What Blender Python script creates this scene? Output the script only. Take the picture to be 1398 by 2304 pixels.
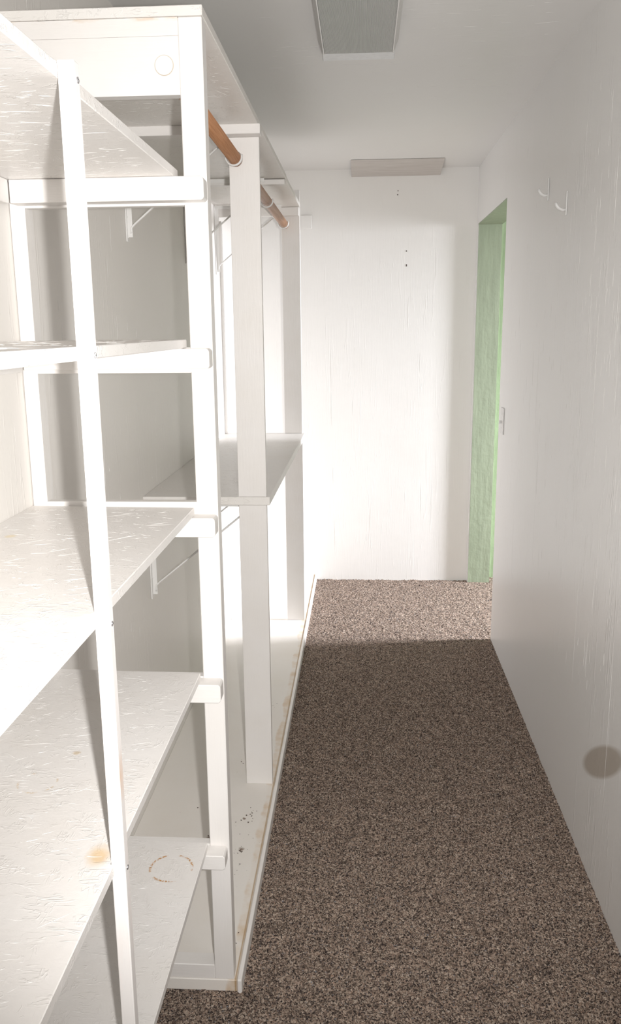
import bpy, bmesh, math, random
import numpy as np
from mathutils import Matrix, Vector

for o in list(bpy.data.objects): bpy.data.objects.remove(o)
SC = bpy.context.scene
COL = SC.collection

# ------------------------------------------------------------------ camera
IMG_W, IMG_H, FPX = 1398.0, 2304.0, 1889.53
cam_d = bpy.data.cameras.new('camera'); cam = bpy.data.objects.new('camera', cam_d); COL.objects.link(cam)
cam_d.sensor_fit = 'VERTICAL'; cam_d.sensor_height = 36.0; cam_d.lens = FPX / IMG_H * 36.0
cam_d.clip_start = 0.02
R = Matrix(((0.9981295829851218, -0.0035246244378198954, 0.06103206200448388),
            (0.060374989316039254, 0.21363457757983123, -0.9750462183544815),
            (-0.009601887055937904, 0.9769072854088352, 0.21344779099373604)))
cam.matrix_world = Matrix.Translation((0, 0, 1.466)) @ R.to_4x4()
SC.camera = cam

# ------------------------------------------------------------------ world, lights, exposure
SC.view_settings.view_transform = 'Standard'; SC.view_settings.look = 'None'
SC.view_settings.gamma = 1.0; SC.view_settings.use_curve_mapping = False
SC.view_settings.exposure = 0.04
w = bpy.data.worlds.new('world'); SC.world = w; w.use_nodes = True
w.node_tree.nodes['Background'].inputs[0].default_value = (1.0, 0.97, 0.94, 1)
w.node_tree.nodes['Background'].inputs[1].default_value = 0.14

def area(name, loc, target, sx, sy, power, col, spread=180):
    d = bpy.data.lights.new(name, 'AREA'); d.shape = 'RECTANGLE'; d.size = sx; d.size_y = sy
    d.energy = power; d.color = col; d.spread = math.radians(spread)
    o = bpy.data.objects.new(name, d); COL.objects.link(o); o.location = loc
    o.rotation_euler = (Vector(target) - Vector(loc)).to_track_quat('-Z', 'Y').to_euler()
    return o
# the camera's flash, a hand's width right of the lens (portrait grip)
fd = bpy.data.lights.new('flash', 'SPOT'); fd.energy = 140; fd.color = (1.0, 0.985, 0.97)
fd.shadow_soft_size = 0.012; fd.spot_size = math.radians(96); fd.spot_blend = 0.75
fo = bpy.data.objects.new('flash', fd); COL.objects.link(fo); fo.location = (0.059, 0.013, 1.47)
fo.rotation_euler = (Vector((0.0, 2.0, 1.20)) - fo.location).to_track_quat('-Z', 'Y').to_euler()
# daylight through the window of the green room beyond the doorway
area('window_daylight', (3.55, 4.13, 1.72), (0.3, 4.16, 0.2), 0.46, 0.92, 86, (0.92, 0.935, 1.0), 80)
# soft light of the room behind the photographer
area('room_behind', (0.0, -1.15, 1.25), (0.0, 3.0, 1.15), 1.0, 2.0, 6.5, (1.0, 0.95, 0.90))

# ------------------------------------------------------------------ helpers
def link(name, mesh, parent=None, loc=(0, 0, 0)):
    o = bpy.data.objects.new(name, mesh); COL.objects.link(o); o.location = loc
    if parent is not None: o.parent = parent
    return o
def wloc(o):
    v = Vector((0, 0, 0))
    while o is not None:
        v += o.location; o = o.parent
    return v
def obj(name, bm, mat, parent=None, base=None, smooth=False):
    """bm is given in world coordinates; its origin goes to the base (or the parent's)."""
    org = wloc(parent) if parent is not None else Vector(base if base else (0, 0, 0))
    bmesh.ops.translate(bm, verts=bm.verts, vec=-org)
    bmesh.ops.recalc_face_normals(bm, faces=bm.faces)
    me = bpy.data.meshes.new(name); bm.to_mesh(me); bm.free()
    if mat: me.materials.append(mat)
    if smooth:
        for p in me.polygons: p.use_smooth = True
    return link(name, me, parent, (0, 0, 0) if parent is not None else org)
def thing(name, label, cat, loc, group=None):
    o = bpy.data.objects.new(name, None); COL.objects.link(o); o.location = loc
    o.empty_display_size = 0.05
    o['label'] = label; o['category'] = cat
    if group: o['group'] = group
    return o
def tag(o, label, cat, group=None):
    o['label'] = label; o['category'] = cat
    if group: o['group'] = group
    return o
def struct(name, bm, mat, parent=None, **k):
    o = obj(name, bm, mat, parent, **k)
    if parent is None: o['kind'] = 'structure'
    return o
def bx(bm, x0, x1, y0, y1, z0, z1, bev=0.0, seg=1):
    t = bmesh.new(); bmesh.ops.create_cube(t, size=1)
    bmesh.ops.scale(t, vec=(x1-x0, y1-y0, z1-z0), verts=t.verts)
    bmesh.ops.translate(t, vec=((x0+x1)/2, (y0+y1)/2, (z0+z1)/2), verts=t.verts)
    if bev: bmesh.ops.bevel(t, geom=t.edges[:], offset=bev, segments=seg, affect='EDGES', profile=0.5)
    me = bpy.data.meshes.new('t'); t.to_mesh(me); t.free(); bm.from_mesh(me); bpy.data.meshes.remove(me)
    return bm
def box(*a, **k): return bx(bmesh.new(), *a, **k)
def prism(bm, pts, axis, a0, a1, bev=0.0):
    """polygon pts (2D) extruded along axis 0/1/2 from a0 to a1"""
    def P(p, a):
        v = list(p); v.insert(axis, a); return v
    t = bmesh.new()
    A = [t.verts.new(P(p, a0)) for p in pts]; B = [t.verts.new(P(p, a1)) for p in pts]
    n = len(pts); t.faces.new(A); t.faces.new(B[::-1])
    for i in range(n): t.faces.new((A[i], A[(i+1) % n], B[(i+1) % n], B[i]))
    bmesh.ops.recalc_face_normals(t, faces=t.faces)
    if bev:
        bmesh.ops.bevel(t, geom=[e for e in t.edges if e.is_manifold and e.calc_face_angle(0) > 0.5],
                        offset=bev, segments=1, affect='EDGES')
    me = bpy.data.meshes.new('t'); t.to_mesh(me); t.free(); bm.from_mesh(me); bpy.data.meshes.remove(me)
    return bm
def cyl(bm, p0, p1, r, n=20):
    p0 = Vector(p0); p1 = Vector(p1); d = p1 - p0
    t = bmesh.new(); bmesh.ops.create_cone(t, cap_ends=True, segments=n, radius1=r, radius2=r, depth=d.length)
    q = d.to_track_quat('Z', 'Y').to_matrix().to_4x4()
    bmesh.ops.transform(t, matrix=Matrix.Translation((p0+p1)/2) @ q, verts=t.verts)
    me = bpy.data.meshes.new('t'); t.to_mesh(me); t.free(); bm.from_mesh(me); bpy.data.meshes.remove(me)
    return bm
def tube(bm, pts, r, n=10, flat=None):
    """swept tube through pts; flat=(a,b) elliptical half sizes"""
    pts = [Vector(p) for p in pts]; rings = []
    up0 = Vector((0, 1, 0))
    for i, p in enumerate(pts):
        d = (pts[min(i+1, len(pts)-1)] - pts[max(i-1, 0)]).normalized()
        u = up0 - d * up0.dot(d)
        if u.length < 0.05: u = Vector((1, 0, 0)) - d * d.x
        u.normalize(); v = d.cross(u)
        a, b = flat if flat else (r, r)
        rings.append([bm.verts.new(p + u*a*math.cos(2*math.pi*k/n) + v*b*math.sin(2*math.pi*k/n)) for k in range(n)])
    for i in range(len(rings)-1):
        for k in range(n):
            bm.faces.new((rings[i][k], rings[i][(k+1) % n], rings[i+1][(k+1) % n], rings[i+1][k]))
    bm.faces.new(rings[0][::-1]); bm.faces.new(rings[-1])
    return bm

# ------------------------------------------------------------------ materials
class NT:
    def __init__(s, name):
        s.m = bpy.data.materials.new(name); s.m.use_nodes = True; s.t = s.m.node_tree
        s.b = s.t.nodes['Principled BSDF']; s.geo = s.n('ShaderNodeNewGeometry'); s.pos = s.geo.outputs['Position']
    def n(s, typ, **k):
        x = s.t.nodes.new(typ)
        for a, b in k.items(): setattr(x, a, b)
        return x
    def l(s, a, b): s.t.links.new(a, b)
    def put(s, sock, v):
        if isinstance(v, (int, float)): sock.default_value = v
        elif isinstance(v, (tuple, list)): sock.default_value = v
        else: s.l(v, sock)
    def mapv(s, v, scale, rot=(0, 0, 0)):
        m = s.n('ShaderNodeMapping'); s.l(v, m.inputs[0]); m.inputs['Scale'].default_value = scale
        m.inputs['Rotation'].default_value = rot; return m.outputs[0]
    def noise(s, v, scale, detail=3, rough=0.55, dist=0.0):
        x = s.n('ShaderNodeTexNoise'); s.l(v, x.inputs['Vector']); x.inputs['Scale'].default_value = scale
        x.inputs['Detail'].default_value = detail; x.inputs['Roughness'].default_value = rough
        x.inputs['Distortion'].default_value = dist; return x.outputs['Fac']
    def math(s, op, a, b=0.0, c=None, clamp=False):
        x = s.n('ShaderNodeMath', operation=op); x.use_clamp = clamp
        s.put(x.inputs[0], a); s.put(x.inputs[1], b)
        if c is not None: s.put(x.inputs[2], c)
        return x.outputs[0]
    def rng(s, v, a, b, c=0.0, d=1.0):
        x = s.n('ShaderNodeMapRange'); s.put(x.inputs[0], v)
        for i, q in enumerate((a, b, c, d)): s.put(x.inputs[1+i], q)
        return x.outputs[0]
    def mix(s, f, a, b):
        x = s.n('ShaderNodeMix', data_type='RGBA'); s.put(x.inputs[0], f); s.put(x.inputs[6], a); s.put(x.inputs[7], b)
        return x.outputs[2]
    def sep(s, v=None):
        x = s.n('ShaderNodeSeparateXYZ'); s.l(v if v is not None else s.pos, x.inputs[0]); return x.outputs
    def dist(s, c, scale=(1, 1, 1)):
        a = s.n('ShaderNodeVectorMath', operation='SUBTRACT'); s.l(s.pos, a.inputs[0]); a.inputs[1].default_value = c
        m = s.n('ShaderNodeVectorMath', operation='MULTIPLY'); s.l(a.outputs[0], m.inputs[0]); m.inputs[1].default_value = scale
        k = s.n('ShaderNodeVectorMath', operation='LENGTH'); s.l(m.outputs[0], k.inputs[0]); return k.outputs['Value']
    def bump(s, h, strength, distance=0.002, normal=None):
        x = s.n('ShaderNodeBump'); s.put(x.inputs['Strength'], strength); x.inputs['Distance'].default_value = distance
        s.l(h, x.inputs['Height'])
        if normal is not None: s.l(normal, x.inputs['Normal'])
        s.l(x.outputs[0], s.b.inputs['Normal']); return x.outputs[0]
    def base(s, c, rough=0.5, spec=0.5):
        s.put(s.b.inputs['Base Color'], c); s.put(s.b.inputs['Roughness'], rough)
        s.b.inputs['Specular IOR Level'].default_value = spec

WHITE = (0.80, 0.775, 0.75, 1)
STAIN = (0.55, 0.38, 0.20, 1)

def fibre(m, axis, scale=60, aspect=8):
    """ridged hair-like strands under the paint, lying across `axis`"""
    sc = [1, 1, 1]; sc[axis] = 1.0/aspect
    v = m.mapv(m.pos, tuple(sc))
    a = m.noise(v, scale, 2, 0.5, 0.7)
    r = m.math('ABSOLUTE', m.math('SUBTRACT', a, 0.5))
    return m.rng(r, 0.0, 0.035, 1.0, 0.0)

def wood_paint(name, axis=2, strength=0.35, col=WHITE, rough=0.42, extra=None):
    m = NT(name)
    g = m.noise(m.mapv(m.pos, tuple(0.08 if i == axis else 1 for i in range(3))), 180, 3, 0.6)
    big = m.noise(m.pos, 9, 3)
    c = m.mix(m.rng(big, 0.35, 0.75, 0, 0.35), col, (col[0]*0.93, col[1]*0.91, col[2]*0.87, 1))
    if extra: c = extra(m, c)
    m.base(c, rough)
    m.bump(m.math('ADD', g, m.math('MULTIPLY', m.noise(m.pos, 35, 4), 0.8)), strength, 0.0012)
    return m.m
def board_paint(name, extra=None, strands_axis=0, strength=0.38, rough=0.36, col=WHITE):
    """painted strand board: smeared strands and brush ridges that catch the light"""
    m = NT(name)
    f1 = fibre(m, strands_axis, 95, 5)
    v2 = m.mapv(m.pos, (1, 0.35, 1), (0, 0, 0.9))
    r2 = m.math('ABSOLUTE', m.math('SUBTRACT', m.noise(v2, 85, 2, 0.5, 0.8), 0.5))
    f2 = m.rng(r2, 0.0, 0.035, 1.0, 0.0)
    gate = m.rng(m.noise(m.pos, 34, 3), 0.50, 0.60)
    gate2 = m.rng(m.noise(m.mapv(m.pos, (1, 1, 1), (0, 0, 1)), 30, 3), 0.52, 0.62)
    h = m.math('ADD', m.math('MULTIPLY', f1, gate), m.math('MULTIPLY', f2, gate2))
    h = m.math('ADD', h, m.math('MULTIPLY', m.noise(m.pos, 60, 5, 0.65), 1.1))
    big = m.noise(m.pos, 6, 4)
    c = m.mix(m.rng(big, 0.4, 0.75, 0, 0.4), col, (col[0]*0.94, col[1]*0.91, col[2]*0.87, 1))
    if extra: c = extra(m, c)
    m.base(c, rough); m.bump(h, strength, 0.0013)
    return m.m

def ring(m, c, centre, rad, width, gate_lo, col=(0.52, 0.24, 0.05, 1), amount=0.9, squash=(1, 1, 0)):
    d = m.dist(centre, squash)
    b = m.rng(m.math('ABSOLUTE', m.math('SUBTRACT', d, rad)), width*0.4, width, 1.0, 0.0)
    g = m.rng(m.noise(m.pos, 24, 2), gate_lo, gate_lo+0.05)
    g2 = m.rng(m.noise(m.pos, 260, 2), 0.38, 0.58)
    return m.mix(m.math('MULTIPLY', m.math('MULTIPLY', b, g), m.math('MULTIPLY', g2, amount)), c, col)
def blot(m, c, centre, rad, col, amount=1.0, squash=(1, 1, 1), soft=0.5, rag=0.4):
    d = m.math('ADD', m.dist(centre, squash), m.math('MULTIPLY', m.math('SUBTRACT', m.noise(m.pos, 0.9/rad, 4), 0.5), rad*rag*2))
    return m.mix(m.rng(d, rad*(1-soft), rad, amount, 0.0), c, col)

# plain timber paint
M_POST = wood_paint('white_timber_paint', 2, 0.30)
M_RAIL = wood_paint('white_timber_paint_across', 0, 0.35)
def header_extra(m, c):
    z = m.sep()[2]
    lineb = m.rng(m.math('ABSOLUTE', m.math('SUBTRACT', z, 2.004)), 0.001, 0.006, 1.0, 0.0)
    g = m.rng(m.noise(m.mapv(m.pos, (1, 1, 3)), 16, 4), 0.50, 0.68)
    c = m.mix(m.math('MULTIPLY', m.math('MULTIPLY', lineb, g), 0.7), c, (0.60, 0.38, 0.18, 1))
    d = m.dist((-0.355, 0, 1.927), (1, 0, 1))
    return m.mix(m.rng(m.math('ABSOLUTE', m.math('SUBTRACT', d, 0.0167)), 0.0003, 0.0011, 0.6, 0.0), c, (0.42, 0.33, 0.22, 1))
M_HEAD = wood_paint('white_header_paint', 0, 0.30, extra=header_extra)
def strip_extra(m, c):
    g = m.rng(m.noise(m.mapv(m.pos, (1, 1, 0.12)), 30, 3), 0.50, 0.72, 0, 0.30)
    c = m.mix(g, c, (0.78, 0.60, 0.50, 1))
    return blot(m, c, (-0.315, 0.975, 0.90), 0.022, (0.72, 0.42, 0.22, 1), 0.5, (1, 1, 0.5), 0.9)
M_STRIP = wood_paint('thin_strip_paint', 2, 0.25, col=(0.84, 0.81, 0.79, 1), extra=strip_extra)
M_SHELF = board_paint('shelf_paint')
M_SHELF_UP = board_paint('top_shelf_paint', strength=0.5, col=(0.78, 0.755, 0.72, 1))
def s3(m, c): return blot(m, c, (-0.60, 1.36, 1.124), 0.012, (0.78, 0.62, 0.30, 1), 0.5)
def s4(m, c):
    c = blot(m, c, (-0.352, 0.985, 0.776), 0.020, (0.72, 0.50, 0.25, 1), 0.75, (1, 0.7, 1), 0.7)
    c = ring(m, c, (-0.505, 1.165, 0.776), 0.030, 0.0022, 0.50, (0.62, 0.42, 0.2, 1), 0.6)
    c = blot(m, c, (-0.455, 0.86, 0.776), 0.010, (0.68, 0.5, 0.3, 1), 0.5)
    return blot(m, c, (-0.475, 1.26, 0.776), 0.008, (0.60, 0.45, 0.25, 1), 0.6)
def s5(m, c):
    return ring(m, c, (-0.389, 1.510, 0.385), 0.043, 0.0032, 0.47, (0.50, 0.22, 0.03, 1), 0.95)
M_S3 = board_paint('shelf_paint_third', s3); M_S4 = board_paint('shelf_paint_fourth', s4); M_S5 = board_paint('shelf_paint_fifth', s5)
def plat_extra(m, c):
    X = m.sep()
    wob = m.math('MULTIPLY', m.math('SUBTRACT', m.noise(m.mapv(m.pos, (1, 1, 1)), 7, 4), 0.5), 0.045)
    d = m.math('SUBTRACT', m.math('ADD', X[0], wob), -0.303)      # > 0 towards the edge
    f = m.math('MULTIPLY', m.rng(d, 0.0, 0.006), m.rng(m.noise(m.pos, 14, 4), 0.42, 0.66, 0.08, 0.70))
    c = m.mix(f, c, (0.62, 0.45, 0.28, 1))
    e = m.rng(m.math('ABSOLUTE', m.math('SUBTRACT', X[0], -0.2815)), 0.0005, 0.0028, 0.8, 0.0)
    c = m.mix(e, c, (0.38, 0.24, 0.10, 1))
    for cc, r in (((-0.337, 2.099, .03), 0.011), ((-0.437, 2.145, .03), 0.016), ((-0.35, 2.25, .03), 0.006)):
        c = blot(m, c, cc, r, (0.16, 0.09, 0.05, 1), 0.85, (1, 1, 0), 0.5, 0.9)
    g = m.rng(m.noise(m.pos, 140, 2), 0.70, 0.73)
    g = m.math('MULTIPLY', g, m.rng(m.dist((-0.36, 2.08, 0.03), (1, 0.5, 0)), 0.03, 0.10, 1.0, 0.0))
    return m.mix(g, c, (0.06, 0.05, 0.045, 1))
M_PLAT = board_paint('platform_paint', plat_extra, strength=0.18, rough=0.5, col=(0.80, 0.765, 0.72, 1))
def trim_extra(m, c):
    z = m.sep()[0]
    e = m.rng(z, -0.278, -0.2750, 0.8, 0.0)
    return m.mix(m.math('MULTIPLY', e, m.rng(m.noise(m.pos, 20, 3), 0.35, 0.6)), c, (0.55, 0.38, 0.2, 1))
M_TRIM = wood_paint('edge_trim_paint', 1, 0.2, extra=trim_extra)
M_METAL = wood_paint('painted_bracket_steel', 2, 0.08, col=(0.80, 0.79, 0.77, 1), rough=0.35)

def wall_paint(name, along, nrm, extra=None, col=WHITE, strength=0.5, rough=0.36, drip=1.0):
    """brush-painted sheet: long thin runs along `along`"""
    m = NT(name)
    sc = [1, 1, 1]; sc[along] = 0.045
    v = m.mapv(m.pos, tuple(sc))
    r1 = m.math('ABSOLUTE', m.math('SUBTRACT', m.noise(v, 42, 1, 0.5, 0.0), 0.5))
    ridge = m.rng(r1, 0.0, 0.030, 1.0, 0.0)
    sc2 = [1, 1, 1]; sc2[along] = 0.25
    gate = m.rng(m.noise(m.mapv(m.pos, tuple(sc2)), 9, 4, 0.7), 0.50, 0.60)
    sc3 = [1, 1, 1]; sc3[along] = 0.10
    r2 = m.rng(m.noise(m.mapv(m.pos, tuple(sc3)), 130, 2), 0.62, 0.70)
    gate2 = m.rng(m.noise(m.pos, 5, 3), 0.48, 0.60)
    grain = m.noise(m.mapv(m.pos, tuple(sc)), 230, 3, 0.6)
    h = m.math('ADD', m.math('MULTIPLY', m.math('MULTIPLY', ridge, gate), 1.5*drip), m.math('MULTIPLY', m.math('MULTIPLY', r2, gate2), 1.4*drip))
    h = m.math('ADD', h, m.math('MULTIPLY', grain, 0.35))
    h = m.math('ADD', h, m.math('MULTIPLY', m.noise(m.pos, 3.5, 2), 3.0))
    big = m.noise(m.pos, 2.2, 3)
    c = m.mix(m.rng(big, 0.35, 0.75, 0, 0.3), col, (col[0]*0.955, col[1]*0.945, col[2]*0.925, 1))
    if extra: c = extra(m, c)
    m.base(c, rough); m.bump(h, strength, 0.0020)
    return m.m
def right_extra(m, c):
    X = m.sep()
    u = m.math('SUBTRACT', X[1], 2.018); v = m.math('MULTIPLY_ADD', u, 0.5526, m.math('SUBTRACT', X[2], 0.367))
    u = m.math('MULTIPLY', u, 1/0.166); v = m.math('MULTIPLY', v, 1/0.0475)
    d = m.math('SQRT', m.math('ADD', m.math('MULTIPLY', u, u), m.math('MULTIPLY', v, v)))
    return m.mix(m.rng(d, 0.84, 1.08, 0.8, 0.0), c, (0.40, 0.345, 0.285, 1))
M_WR = wall_paint('right_wall_paint', 2, 0, right_extra, col=(0.80, 0.79, 0.775, 1), rough=0.33, strength=0.28)
M_WL = wall_paint('left_wall_paint', 2, 0, col=(0.81, 0.78, 0.74, 1), drip=0.7, rough=0.45, strength=0.25)
M_WE = wall_paint('end_wall_paint', 2, 1, col=(0.80, 0.785, 0.76, 1), drip=0.25, strength=0.35, rough=0.5)
M_CE = wall_paint('ceiling_paint', 0, 2, col=(0.76, 0.75, 0.735, 1), drip=0.6, rough=0.42, strength=0.12)
def green(name, col):
    m = NT(name)
    g = m.noise(m.mapv(m.pos, (1, 1, 0.12)), 30, 4, 0.6)
    c = m.mix(m.rng(g, 0.35, 0.7), col, tuple(list(x*0.86 for x in col[:3])+[1]))
    m.base(c, 0.45); m.bump(m.math('ADD', g, m.noise(m.pos, 18, 3)), 0.6, 0.004); return m.m
M_GREEN = green('green_door_paint', (0.33, 0.385, 0.275, 1))
M_GREEN2 = green('green_room_paint', (0.35, 0.45, 0.28, 1))
def carpet():
    m = NT('speckled_carpet')
    v = m.n('ShaderNodeTexVoronoi'); v.inputs['Scale'].default_value = 350
    jit = m.n('ShaderNodeVectorMath', operation='ADD')
    nz = m.n('ShaderNodeTexNoise'); m.l(m.pos, nz.inputs['Vector']); nz.inputs['Scale'].default_value = 260
    sc = m.n('ShaderNodeVectorMath', operation='SCALE'); m.l(nz.outputs['Color'], sc.inputs[0]); sc.inputs['Scale'].default_value = 0.006
    m.l(m.pos, jit.inputs[0]); m.l(sc.outputs[0], jit.inputs[1]); m.l(jit.outputs[0], v.inputs['Vector'])
    s = m.n('ShaderNodeSeparateColor'); m.l(v.outputs['Color'], s.inputs[0])
    r = m.n('ShaderNodeValToRGB'); m.l(s.outputs[0], r.inputs[0]); r.color_ramp.interpolation = 'LINEAR'
    pal = [(0.0, (0.035, 0.028, 0.027)), (0.20, (0.080, 0.062, 0.055)), (0.40, (0.19, 0.143, 0.115)), (0.58, (0.32, 0.232, 0.18)),
           (0.74, (0.45, 0.355, 0.285)), (0.88, (0.56, 0.47, 0.39)), (0.96, (0.34, 0.22, 0.16)), (1.0, (0.24, 0.245, 0.26))]
    el = r.color_ramp.elements; el[0].position = 0; el[0].color = (*pal[0][1], 1); el[1].position = 1; el[1].color = (*pal[-1][1], 1)
    for p, c in pal[1:-1]: e = el.new(p); e.color = (*c, 1)
    big = m.rng(m.noise(m.pos, 26, 4), 0.3, 0.7, 0.76, 1.04)
    vm = m.n('ShaderNodeVectorMath', operation='SCALE'); m.l(r.outputs[0], vm.inputs[0]); m.l(big, vm.inputs['Scale'])
    m.base((1, 1, 1, 1), 0.95, 0.1); m.l(vm.outputs[0], m.b.inputs['Base Color'])
    m.bump(m.math('SUBTRACT', 1.0, v.outputs['Distance']), 0.5, 0.003)
    return m.m
M_CARPET = carpet()
def rodwood():
    m = NT('warm_dowel_wood')
    g = m.noise(m.mapv(m.pos, (1, 0.03, 1)), 260, 3, 0.6, 0.5)
    m.base(m.mix(m.rng(g, 0.3, 0.7), (0.30, 0.135, 0.06, 1), (0.46, 0.235, 0.12, 1)), 0.42); m.bump(g, 0.15, 0.0005); return m.m
M_ROD = rodwood()
def flat(name, col, rough=0.5, metal=0.0):
    m = NT(name); n = m.noise(m.pos, 90, 3)
    m.base(m.mix(m.rng(n, 0.3, 0.7), col, tuple(x*0.9 for x in col[:3])+(1,)), rough); m.b.inputs['Metallic'].default_value = metal
    m.bump(n, 0.05, 0.0005); return m.m
M_PLASTIC = flat('white_plastic', (0.78, 0.77, 0.75, 1), 0.35)
M_SCREW = flat('zinc_screw_steel', (0.55, 0.55, 0.56, 1), 0.35, 1.0)
M_DARK = flat('dark_hole', (0.10, 0.08, 0.07, 1), 0.9)
M_DIRT = flat('dried_dirt', (0.09, 0.06, 0.045, 1), 0.95)
M_ENAMEL = flat('white_fixture_enamel', (0.82, 0.83, 0.84, 1), 0.35)
def lens():
    m = NT('ribbed_clear_lens')
    m.base((0.62, 0.63, 0.61, 1), 0.25, 0.6); m.b.inputs['Transmission Weight'].default_value = 0.25
    m.bump(m.noise(m.mapv(m.pos, (1, 1, 1)), 500, 1), 0.25, 0.0008); return m.m
M_LENS = lens()
def oldboard():
    m = NT('weathered_whitewash'); g = m.noise(m.mapv(m.pos, (0.06, 1, 1)), 90, 4, 0.65)
    m.base(m.mix(m.rng(g, 0.35, 0.7), (0.50, 0.46, 0.43, 1), (0.60, 0.57, 0.54, 1)), 0.6); m.bump(g, 0.4, 0.001); return m.m
M_OLD = oldboard()

# ------------------------------------------------------------------ the setting
XL, XR, YE, ZC = -0.660, 0.619, 4.815, 2.300
YD0, YD1, ZD, WT = 3.856, 4.780, 2.005, 0.127          # doorway: near edge, far edge, height, wall thickness
YB = -1.3

# carpet: pile relief in front of the camera, plain sheet elsewhere
def carpet_mesh():
    rng = np.random.default_rng(5); V = []; F = []; base = 0
    def patch(x0, x1, y0, y1, step, amp):
        nonlocal base
        nx = max(2, int(round((x1-x0)/step))+1); ny = max(2, int(round((y1-y0)/step))+1)
        X, Y = np.meshgrid(np.linspace(x0, x1, nx), np.linspace(y0, y1, ny))
        Z = rng.random(X.shape)*amp*1.0 - amp*0.5 + 0.0012*np.sin(X*37)*np.sin(Y*31)
        if amp > 0:
            X[:, 1:-1] += (rng.random((ny, nx-2))-0.5)*step*0.5; Y[1:-1, :] += (rng.random((ny-2, nx))-0.5)*step*0.5
        v = np.stack([X, Y, Z], -1).reshape(-1, 3)
        i = (np.arange(ny-1)[:, None]*nx + np.arange(nx-1)[None, :]).reshape(-1) + base
        F.append(np.stack([i, i+1, i+nx+1, i+nx], -1)); V.append(v); base += len(v)
    patch(-0.300, XR+0.004, 1.15, YE+0.09, 0.0045, 0.007)
    patch(XL, -0.300, 1.15, 1.66, 0.0045, 0.007)
    patch(XR+0.004, XR+WT+0.06, YD0-0.05, YE+0.09, 0.006, 0.006)
    patch(XL, XR+0.004, YB, 1.15, 0.5, 0.0)
    patch(XR+WT+0.06, 3.7, 2.5, 4.98, 0.5, 0.0)
    patch(XR+WT-0.01, XR+WT+0.06, 2.6, YD0-0.05, 0.5, 0.0)
    patch(XL, -0.300, 1.66, YE, 0.5, 0.0)
    V = np.concatenate(V); F = np.concatenate(F)
    me = bpy.data.meshes.new('floor'); me.vertices.add(len(V)); me.vertices.foreach_set('co', V.ravel().astype(np.float32))
    me.loops.add(F.size); me.loops.foreach_set('vertex_index', F.ravel().astype(np.int32))
    me.polygons.add(len(F)); me.polygons.foreach_set('loop_start', np.arange(0, F.size, 4, dtype=np.int32))
    me.update(calc_edges=True); me.validate(); me.materials.append(M_CARPET)
    me.polygons.foreach_set('use_smooth', np.ones(len(F), dtype=bool))
    return me
fl = link('floor', carpet_mesh()); fl['kind'] = 'structure'

struct('ceiling', bx(box(XL-0.1, XR+WT, YB, YE+0.1, ZC, ZC+0.05), XR+WT, 3.7, 2.5, 5.0, ZC, ZC+0.05), M_CE)
struct('wall_left', box(XL-0.10, XL, YB, YE+0.1, -0.02, ZC), M_WL)
we = struct('wall_end', box(XL, XR+0.001, YE, YE+0.10, -0.02, ZC), M_WE)
for (x, z, r) in ((0.189, 2.187, 0.003), (0.187, 2.167, 0.0035), (0.239, 1.875, 0.0035), (0.240, 1.803, 0.003), (0.240, 1.797, 0.0035)):
    obj('nail_hole', cyl(bmesh.new(), (x, YE-0.0012, z), (x, YE+0.001, z), r, 8), M_DARK, we)
wr = bmesh.new()
bx(wr, XR, XR+WT, YB, YD0, -0.02, ZC); bx(wr, XR, XR+WT, YD0, YE+0.1, ZD+0.003, ZC); 
bx(wr, XR, XR+0.004, YD1+0.004, YE+0.0005, -0.02, ZD+0.003)
struct('wall_right', wr, M_WR)
# green painted linings of the opening
dj = bmesh.new()
bx(dj, XR+0.004, XR+WT+0.001, YD1, YE+0.065, -0.02, ZD)                      # far jamb
bx(dj, XR+0.001, XR+WT+0.001, YD0-0.002, YD1, ZD-0.002, ZD+0.003)                  # head lining
bx(dj, XR+0.012, XR+WT+0.001, YD0-0.004, YD0+0.002, -0.02, ZD-0.002)              # near lining
struct('door_1', dj, M_GREEN)
gr = bmesh.new()
bx(gr, XR+WT, 3.7, 4.885, 4.98, -0.02, ZC)
struct('wall_green_room', gr, M_GREEN2)
gr = bmesh.new()
bx(gr, XR+WT, 3.7, 2.5, 2.6, -0.02, ZC)
bx(gr, XR+WT+0.0015, XR+WT+0.012, 2.6, YD0-0.01, -0.02, ZC)
struct('wall_next_room', gr, M_WE)
# far wall of the green room with its window opening
gw = bmesh.new()
WX, WA, WB, WZ0, WZ1 = 3.60, 3.86, 4.40, 1.20, 2.22
bx(gw, WX, WX+0.1, 2.6, WA, -0.02, ZC); bx(gw, WX, WX+0.1, WB, 4.885, -0.02, ZC)
bx(gw, WX, WX+0.1, WA, WB, -0.02, WZ0); bx(gw, WX, WX+0.1, WA, WB, WZ1, ZC)
struct('wall_window_side', gw, M_WE)
wn = bmesh.new()
for a in ((WA, WA+.03, WZ0, WZ1), (WB-.03, WB, WZ0, WZ1), (WA+.03, WB-.03, WZ0, WZ0+.03), (WA+.03, WB-.03, WZ1-.03, WZ1), (WA+.03, WB-.03, 1.70, 1.72)):
    bx(wn, WX+.01, WX+.08, a[0], a[1], a[2], a[3], 0.003)
struct('window_1', wn, M_PLASTIC)

# ------------------------------------------------------------------ the long wardrobe frame on the left
Y1, Y2, Y3 = 1.615, 2.450, 4.010
XF = -0.285
FH = 0.030
ward = thing('wardrobe_frame', 'long built-in white timber wardrobe frame standing along the left wall on a stained low platform', 'wardrobe', (XL+0.19, Y1, 0))
pl = obj('platform', box(XL, -0.2781, Y1-0.002, YE-0.001, 0.0, FH, bev=0.0015), M_PLAT, ward)
obj('edge_trim', box(-0.2778, -0.2665, Y1-0.006, YE-0.002, -0.004, 0.034, bev=0.003, seg=2), M_TRIM, pl)
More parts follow.
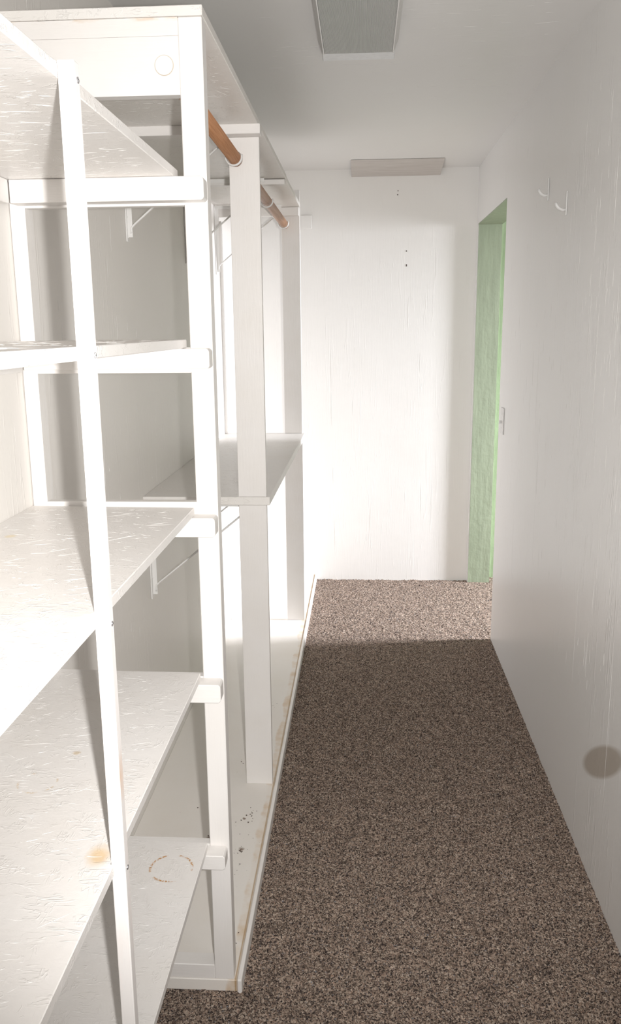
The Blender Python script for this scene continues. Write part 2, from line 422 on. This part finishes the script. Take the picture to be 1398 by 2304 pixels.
# dirt crumbs on the platform
random.seed(3); db = bmesh.new()
def crumb(x, y, z, r):
    t = bmesh.new(); bmesh.ops.create_icosphere(t, subdivisions=1, radius=r)
    for v in t.verts: v.co *= random.uniform(0.6, 1.2)
    bmesh.ops.scale(t, vec=(random.uniform(.7, 1.8), random.uniform(.7, 1.6), 0.35), verts=t.verts)
    bmesh.ops.rotate(t, cent=(0, 0, 0), matrix=Matrix.Rotation(random.random()*6, 3, 'Z'), verts=t.verts)
    bmesh.ops.translate(t, vec=(x, y, z + r*0.2), verts=t.verts)
    me = bpy.data.meshes.new('t'); t.to_mesh(me); t.free(); db.from_mesh(me); bpy.data.meshes.remove(me)
for (x, y, s, n) in ((-0.33, 2.25, .028, 12), (-0.345, 2.14, .03, 5), (-0.41, 2.58, .02, 4), (-0.335, 3.02, .02, 3), (-0.337, 2.099, .007, 8), (-0.50, 2.2, .1, 6), (-0.33, 2.3, 0.05, 4), (-0.437, 2.145, .012, 8), (-0.305, 1.72, .02, 4)):
    for k in range(n): crumb(x+random.gauss(0, s*.6), y+random.gauss(0, s*1.3), FH, random.uniform(.0008, .0024))
dd = obj('dirt_crumbs', db, M_DIRT, pl); dd['kind'] = 'stuff'

# near end frame (ladder shaped)
T = 0.038
ef = obj('end_frame', bx(box(-0.328, XF, Y1, Y1+T, FH, 2.005, bev=0.0015), XL+0.001, -0.630, Y1, Y1+T, FH, 2.005, bev=0.0015), M_POST, ward)
ef['label'] = 'two upright posts of the ladder-like end frame'
obj('header', box(-0.630, -0.328, Y1+0.0003, Y1+0.025, 1.878, 1.9749, bev=0.0004), M_HEAD, ef)
obj('header', box(-0.630, -0.328, Y1-0.0003, Y1+0.025, 1.9751, 2.005, bev=0.0004), M_HEAD, ef)
pg = bmesh.new(); cyl(pg, (-0.355, Y1-0.0012, 1.927), (-0.355, Y1+0.004, 1.927), 0.0165, 32)
obj('rod_plug', pg, M_HEAD, ef)
for z0, z1, ys in ((1.690, 1.737, 0.022), (1.385, 1.433, 0.022), (1.072, 1.132, 0.022), (0.722, 0.762, 0.022), (0.338, 0.372, 0.022)):
    obj('rail', box(-0.630, -0.328, Y1+0.0003, Y1+ys, z0, z1, bev=0.001), M_RAIL, ef)
obj('bottom_rail', box(-0.630, -0.328, Y1+0.0003, Y1+T, FH, 0.066, bev=0.0015), M_RAIL, ef)
# top shelf (two boards meeting over the third cleat)
ts = obj('top_shelf', box(XL, XF+0.002, Y1-0.004, 3.282, 2.0055, 2.0225, bev=0.0012), M_SHELF_UP, ward)
obj('top_shelf', box(XL, XF, 3.284, Y3, 2.004, 2.021, bev=0.0012), M_SHELF_UP, ward)
# cleats under the top shelf
obj('cleat', box(XL+0.001, -0.277, Y2-0.040, Y2+0.002, 1.980, 2.0055, bev=0.0015), M_RAIL, ward)
obj('cleat', box(XL+0.001, -0.288, 3.262, 3.300, 1.985, 2.0035, bev=0.0015), M_RAIL, ward)
obj('cleat', box(XL+0.001, -0.290, Y3-0.020, Y3-0.001, 1.966, 2.0035, bev=0.0015), M_RAIL, ward)
# posts: upper pieces notched round the rod, lower pieces below the middle shelf
def notched(y, x0, x1, z0, z1, cx, cz, r):
    pts = [(x0, z0), (x1, z0), (x1, z1), (x0, z1)]
    a = math.acos((x0-cx)/r) if abs(x0-cx) < r else math.pi
    arc = []
    for k in range(17):
        th = a - 2*a*k/16
        arc.append((cx + r*math.cos(th), cz + r*math.sin(th)))
    return prism(bmesh.new(), pts + arc, 1, y, y+0.019, 0.0008)
RX, RZ, RR = -0.352, 1.925, 0.0175
obj('post', notched(Y2, -0.369, XF, 0.9755, 1.9795, RX, RZ-0.001, 0.0205), M_POST, ward)
obj('post', box(-0.369, XF, Y2, Y2+0.019, FH, 0.9495, bev=0.001), M_POST, ward)
obj('post', box(-0.371, -0.287, Y3, Y3+0.019, 0.9755, 2.079, bev=0.001), M_POST, ward)
obj('post', box(-0.373, -0.285, Y3, Y3+0.019, FH, 0.9495, bev=0.001), M_POST, ward)
ms = obj('middle_shelf', box(XL, -0.275, Y2-0.001, Y3+0.019, 0.950, 0.975, bev=0.0015), M_SHELF_UP, ward)
obj('wall_batten', box(XL+0.0005, XL+0.012, Y3-0.004, Y3+0.030, 0.976, 1.95, bev=0.001), M_POST, ward)

# rod
rd = bmesh.new(); cyl(rd, (RX, Y1+0.0255, RZ+0.001), (RX-0.004, Y3-0.001, RZ+0.004), RR, 32)
tag(obj('closet_rod', rd, M_ROD, base=(RX, 2.8, RZ), smooth=False), 'round orange-brown wooden hanging rod under the top shelf', 'rod')
for p in bpy.data.objects['closet_rod'].data.polygons: p.use_smooth = len(p.vertices) == 4

# shelf-and-rod brackets on the left wall
def bracket(y, ztop, foot, tip, brace_z, label, hook, group):
    pw = 0.009 if hook else 0.016
    b = thing('shelf_bracket', label, 'bracket', (XL, y, foot), group)
    wp = box(XL+0.0005, XL+0.0045, y-pw, y+pw, foot, ztop-0.001, bev=0.001)
    bx(wp, XL+0.0044, XL+0.018, y-0.0012, y+0.0012, foot+0.012, ztop-0.001)
    bx(wp, XL+0.0182, XL+0.30, y-0.0012, y+0.0012, ztop-0.014, ztop-0.001)
    obj('wall_plate', wp, M_METAL, b)
    bz = bmesh.new()
    tube(bz, [(XL+0.014, y, foot+0.022), (XL+0.014, y, brace_z-0.018), (XL+0.016, y, brace_z-0.006), (XL+0.026, y, brace_z+0.004), (tip[0], y, tip[1])], 0.003, 8, (0.0045, 0.003))
    obj('brace', bz, M_METAL, b, smooth=True)
    hk = bmesh.new()
    if hook:
        pts = [(tip[0], y, tip[1])]
        pts = []
        for k in range(19):
            th = math.radians(150 + k*12.5)
            pts.append((RX + (RR+0.0045)*math.cos(th), y, RZ + (RR+0.0045)*math.sin(th)))
        tube(hk, pts, 0.003, 8, (0.006, 0.003))
    else:
        tube(hk, [(tip[0], y, tip[1]), (tip[0]+0.006, y, tip[1]+0.008), (tip[0]+0.006, y, ztop-0.001)], 0.003, 8, (0.0045, 0.003))
    obj('rod_hook', hk, M_PLASTIC if hook else M_METAL, b, smooth=True)
    for dz in (0.012, 0.10):
        obj('screw', cyl(bmesh.new(), (XL+0.003, y, foot+dz*0.6+0.006), (XL+0.0065, y, foot+dz*0.6+0.006), 0.0035, 10), M_METAL, b)
    return b
bracket(2.425, 2.004, 1.708, (-0.385, 1.958), 1.752, 'white metal bracket cradling the wooden rod at the middle post, under the top shelf', True, 'brackets under the top shelf')
bracket(3.235, 2.004, 1.708, (-0.385, 1.958), 1.752, 'white metal rod bracket seen through the gap behind the middle post, under top shelf', True, 'brackets under the top shelf')
bracket(3.900, 2.002, 1.708, (-0.385, 1.958), 1.752, 'farthest white metal rod bracket under the top shelf, beside the far post', True, 'brackets under the top shelf')
bracket(2.500, 0.949, 0.640, (-0.375, 0.903), 0.688, 'white metal bracket on left wall below the middle shelf, nearest, seen under the third plank', False, 'brackets under the middle shelf')
bracket(3.300, 0.949, 0.640, (-0.375, 0.903), 0.688, 'farther white metal bracket below the middle shelf, mostly hidden by the middle post', False, 'brackets under the middle shelf')

# ------------------------------------------------------------------ near open shelving on the left
rack = thing('shelving_unit', 'near open shelving of five white painted planks held by a thin white strip post', 'shelving', (XL+0.165, 0.97, 0))
YN = 0.06
PY0, PY1 = 0.970, 0.987
for (zb, mat, xe, lab) in ((1.735, M_SHELF, -0.335, 'topmost plank, seen from below'), (1.432, M_SHELF, -0.331, None), (1.108, M_S3, -0.329, None), (0.760, M_S4, -0.330, None), (0.369, M_S5, -0.3295, 'lowest plank with a rust-brown ring mark')):
    xn = xe + 0.004
    pts = [(XL+0.0005, YN), (xn, YN), (xn, PY0-0.0015), (-0.3315, PY0-0.0015), (-0.3315, PY1+0.0015), (xe+0.001, PY1+0.0015), (xe, 1.599), (XL+0.0005, 1.612)]
    if zb > 1.3: pts[-2] = (xe-0.003, 1.613)
    s = obj('shelf', prism(bmesh.new(), pts, 2, zb, zb+0.016, 0.0012), mat, rack)
    if lab: s['label'] = lab
    obj('wall_ledger', box(XL+0.0005, XL+0.018, YN+0.01, Y1-0.040, zb-0.042, zb-0.0005, bev=0.001), M_POST, rack)
for (z0, z1, xe) in ((1.694, 1.7345, -0.285), (1.394, 1.4315, -0.2855), (1.069, 1.1075, -0.2855), (0.720, 0.7595, -0.286), (0.335, 0.3685, -0.289)):
    pts = [(XL+0.0185, z0), (xe-0.004, z0), (xe, z0+0.004), (xe, z1-0.005), (xe-0.004, z1), (XL+0.0185, z1)]
    obj('cleat', prism(bmesh.new(), pts, 1, Y1-0.038, Y1-0.0005, 0.0012), M_RAIL, rack)
pp = obj('post', box(-0.3305, -0.3115, PY0, PY1, 0.0, 1.752, bev=0.0015, seg=2), M_STRIP, rack)
obj('post', box(-0.3245, -0.3055, 0.14, 0.157, 0.0, 1.752, bev=0.0015, seg=2), M_STRIP, rack)
for z in (1.733, 1.438, 1.108, 0.765, 0.375):
    sc_ = bmesh.new(); y = (PY0+PY1)/2
    cyl(sc_, (-0.3120, y, z), (-0.3105, y, z), 0.0034, 14)
    bx(sc_, -0.3106, -0.3101, y-0.0026, y+0.0026, z-0.0005, z+0.0005); bx(sc_, -0.3106, -0.3101, y-0.0005, y+0.0005, z-0.0026, z+0.0026)
    obj('screw', sc_, M_SCREW, pp)

# ------------------------------------------------------------------ ceiling light
cl = thing('ceiling_light', 'long unlit fluorescent ceiling fixture with ribbed lens and white end, hung from the ceiling', 'ceiling light', (-0.015, 2.25, ZC))
x0, x1 = -0.126, 0.096; yA, yB = 1.62, 2.835
obj('housing', box(x0+0.001, x1-0.001, yA, yB, 2.274, ZC-0.0003, bev=0.002), M_ENAMEL, cl)
lb = bmesh.new(); yL = 2.650
prof = [(x0-0.001, 2.274), (x0+0.014, 2.240)]
nr = 72; w_ = (x1-0.012) - (x0+0.014)
for k in range(nr):
    xa = x0+0.014 + w_*k/nr; prof += [(xa + w_/nr*0.5, 2.2395), (xa + w_/nr, 2.2405)]
prof += [(x1+0.001, 2.274)]
prism(lb, prof, 1, yA+0.005, yL)
obj('ribbed_lens', lb, M_LENS, cl)
rim = bmesh.new()
prism(rim, [(x0-0.004, 2.2745), (x0-0.0015, 2.2745), (x0+0.0135, 2.2385), (x0+0.0105, 2.2380)], 1, yA+0.005, yL+0.002)
prism(rim, [(x1+0.004, 2.2745), (x1+0.0015, 2.2745), (x1-0.0125, 2.2385), (x1-0.0095, 2.2380)], 1, yA+0.005, yL+0.002)
obj('lens_side', rim, M_PLASTIC, cl)

# board across the end wall and ceiling
bo = bmesh.new()
prism(bo, [(4.545, 2.2985), (4.553, 2.2995), (4.8145, 2.272), (4.8145, 2.262)], 0, -0.062, 0.413, 0.001)
tag(obj('ceiling_board', bo, M_OLD, base=(0.175, 4.7, 2.262)), 'weathered greyish whitewashed board where the end wall meets the ceiling', 'board')
tag(obj('wall_block', box(-0.338, -0.279, YE-0.012, YE-0.0003, 1.999, 2.069, bev=0.002), M_WE, base=(-0.308, YE, 1.999)), 'small square white block painted over on the end wall beside the top shelf', 'block')

# coat hooks on the right wall
def hook(y, z, label):
    h = thing('coat_hook', label, 'hook', (XR, y, z-0.035), 'coat hooks on the right wall')
    obj('back_plate', box(XR-0.0045, XR-0.0003, y-0.007, y+0.007, z-0.036, z+0.036, bev=0.002, seg=2), M_PLASTIC, h)
    a = bmesh.new()
    pts = [(XR-0.003, y, z-0.018), (XR-0.014, y-0.001, z-0.019), (XR-0.024, y-0.001, z-0.014), (XR-0.031, y-0.002, z-0.006), (XR-0.035, y-0.002, z+0.002)]
    tube(a, pts, 0.005, 10); obj('arm', a, M_PLASTIC, h, smooth=True)
hook(3.008, 1.911, 'farther and higher of the two white coat hooks, nearer the doorway')
hook(2.734, 1.830, 'nearer and lower of the two white coat hooks')

# light switch
sw = thing('light_switch', 'white light switch plate on the right wall close to the green doorway', 'light switch', (XR, 3.745, 1.00))
obj('plate', box(XR-0.005, XR-0.0003, 3.708, 3.780, 1.003, 1.118, bev=0.0015), M_PLASTIC, sw)
obj('toggle', box(XR-0.016, XR-0.004, 3.740, 3.748, 1.050, 1.062, bev=0.001), M_PLASTIC, sw)
for z in (1.03, 1.091): obj('screw', cyl(bmesh.new(), (XR-0.0058, 3.744, z), (XR-0.0045, 3.744, z), 0.003, 8), M_PLASTIC, sw)

# ------------------------------------------------------------------ runs and ridges left by thick paint
M_RUN = flat('glossy_paint_run', (0.82, 0.805, 0.78, 1), 0.22)
def runs(parent, n, origin, U, V, N, ufun, vfun, length, width, seed, wob=0.15):
    """thin raised beads: along V, spread in U, standing out along N; positions from ufun/vfun"""
    rnd = random.Random(seed); verts = []; faces = []
    O, U, V, N = Vector(origin), Vector(U), Vector(V), Vector(N)
    for _ in range(n):
        L = length(rnd); w0 = width(rnd); u = ufun(rnd); v = vfun(rnd); k = max(3, min(12, int(L/0.012)+2))
        tilt = rnd.gauss(0, wob); ph = rnd.random()*6; amp = w0*rnd.uniform(0.3, 1.5)
        b = len(verts)
        for i in range(k):
            t = i/(k-1); q = w0*(0.25 + 0.75*math.sin(math.pi*min(1, max(0, t)))**0.5)*rnd.uniform(0.7, 1.15)
            c = O + U*(u + tilt*L*(t-.5) + amp*math.sin(ph+t*5)) + V*(v + L*(t-.5))
            for a, h in ((-1, -0.3), (-0.55, 0.75), (0.55, 0.75), (1, -0.3)):
                verts.append(c + U*(a*q) + N*(h*q))
        for i in range(k-1):
            for j in range(3):
                p = b + i*4 + j; faces.append((p, p+1, p+5, p+4))
    me = bpy.data.meshes.new('paint_runs'); org = wloc(parent)
    me.from_pydata([tuple(p-org) for p in verts], [], faces); me.materials.append(M_RUN)
    for p in me.polygons: p.use_smooth = True
    o = link('paint_runs', me, parent); o['kind'] = 'stuff'; return o
D = bpy.data.objects
runs(D['wall_right'], 330, (XR, 0, 0), (0, 1, 0), (0, 0, 1), (-1, 0, 0),
     lambda r: 1.55 + abs(r.gauss(0, 0.75)), lambda r: r.triangular(0.35, 2.2, 1.62),
     lambda r: min(0.30, 0.012 + r.expovariate(1/0.035)), lambda r: r.uniform(0.00035, 0.0009), 1, 0.01)
runs(D['wall_right'], 14, (XR, 0, 0), (0, 1, 0), (0, 0, 1), (-1, 0, 0),
     lambda r: r.uniform(1.9, 3.4), lambda r: r.uniform(0.4, 1.5), lambda r: r.uniform(0.15, 0.45), lambda r: r.uniform(0.0003, 0.0005), 2, 0.01)
runs(D['wall_left'], 160, (XL, 0, 0), (0, 1, 0), (0, 0, 1), (1, 0, 0),
     lambda r: r.uniform(1.0, 3.9), lambda r: r.uniform(0.2, 2.2), lambda r: min(0.25, 0.01 + r.expovariate(1/0.03)), lambda r: r.uniform(0.0003, 0.0008), 3, 0.01)
runs(D['ceiling'], 120, (0, 0, ZC), (0, 1, 0), (1, 0, 0), (0, 0, -1),
     lambda r: r.uniform(2.3, 3.4), lambda r: r.uniform(-0.3, 0.6), lambda r: min(0.12, 0.008 + r.expovariate(1/0.02)), lambda r: r.uniform(0.0003, 0.0008), 4, 0.1)
runs(D['wall_end'], 30, (0, YE, 0), (1, 0, 0), (0, 0, 1), (0, -1, 0),
     lambda r: r.uniform(-0.3, 0.58), lambda r: r.uniform(0.2, 1.9), lambda r: r.uniform(0.02, 0.25), lambda r: r.uniform(0.0004, 0.0009), 5, 0.01)
shelves = [o for o in D if o.name.split('.')[0] == 'shelf']
for i, sh in enumerate(shelves):
    zt = (1.751, 1.448, 1.124, 0.776, 0.385)[i]
    runs(sh, 480 if i > 1 else 200, (0, 0, zt), (0, 1, 0), (1, 0, 0), (0, 0, 1),
         lambda r: r.uniform(0.55, 1.59), lambda r: r.uniform(XL+0.02, -0.355), lambda r: min(0.05, 0.004 + r.expovariate(1/0.009)), lambda r: r.uniform(0.00025, 0.0006), 10+i, 0.55)
    if i == 0:
        runs(sh, 480, (0, 0, zt-0.016), (0, 1, 0), (1, 0, 0), (0, 0, -1),
             lambda r: r.uniform(0.6, 1.57), lambda r: r.uniform(XL+0.02, -0.36), lambda r: min(0.05, 0.004 + r.expovariate(1/0.010)), lambda r: r.uniform(0.00025, 0.0006), 20, 0.3)
tsh = [o for o in D if o.name.split('.')[0] == 'top_shelf']
runs(tsh[0], 500, (0, 0, 2.0055), (0, 1, 0), (1, 0, 0), (0, 0, -1),
     lambda r: r.uniform(1.68, 3.2), lambda r: r.uniform(XL+0.03, -0.31), lambda r: min(0.05, 0.004 + r.expovariate(1/0.011)), lambda r: r.uniform(0.00025, 0.0006), 30, 0.8)
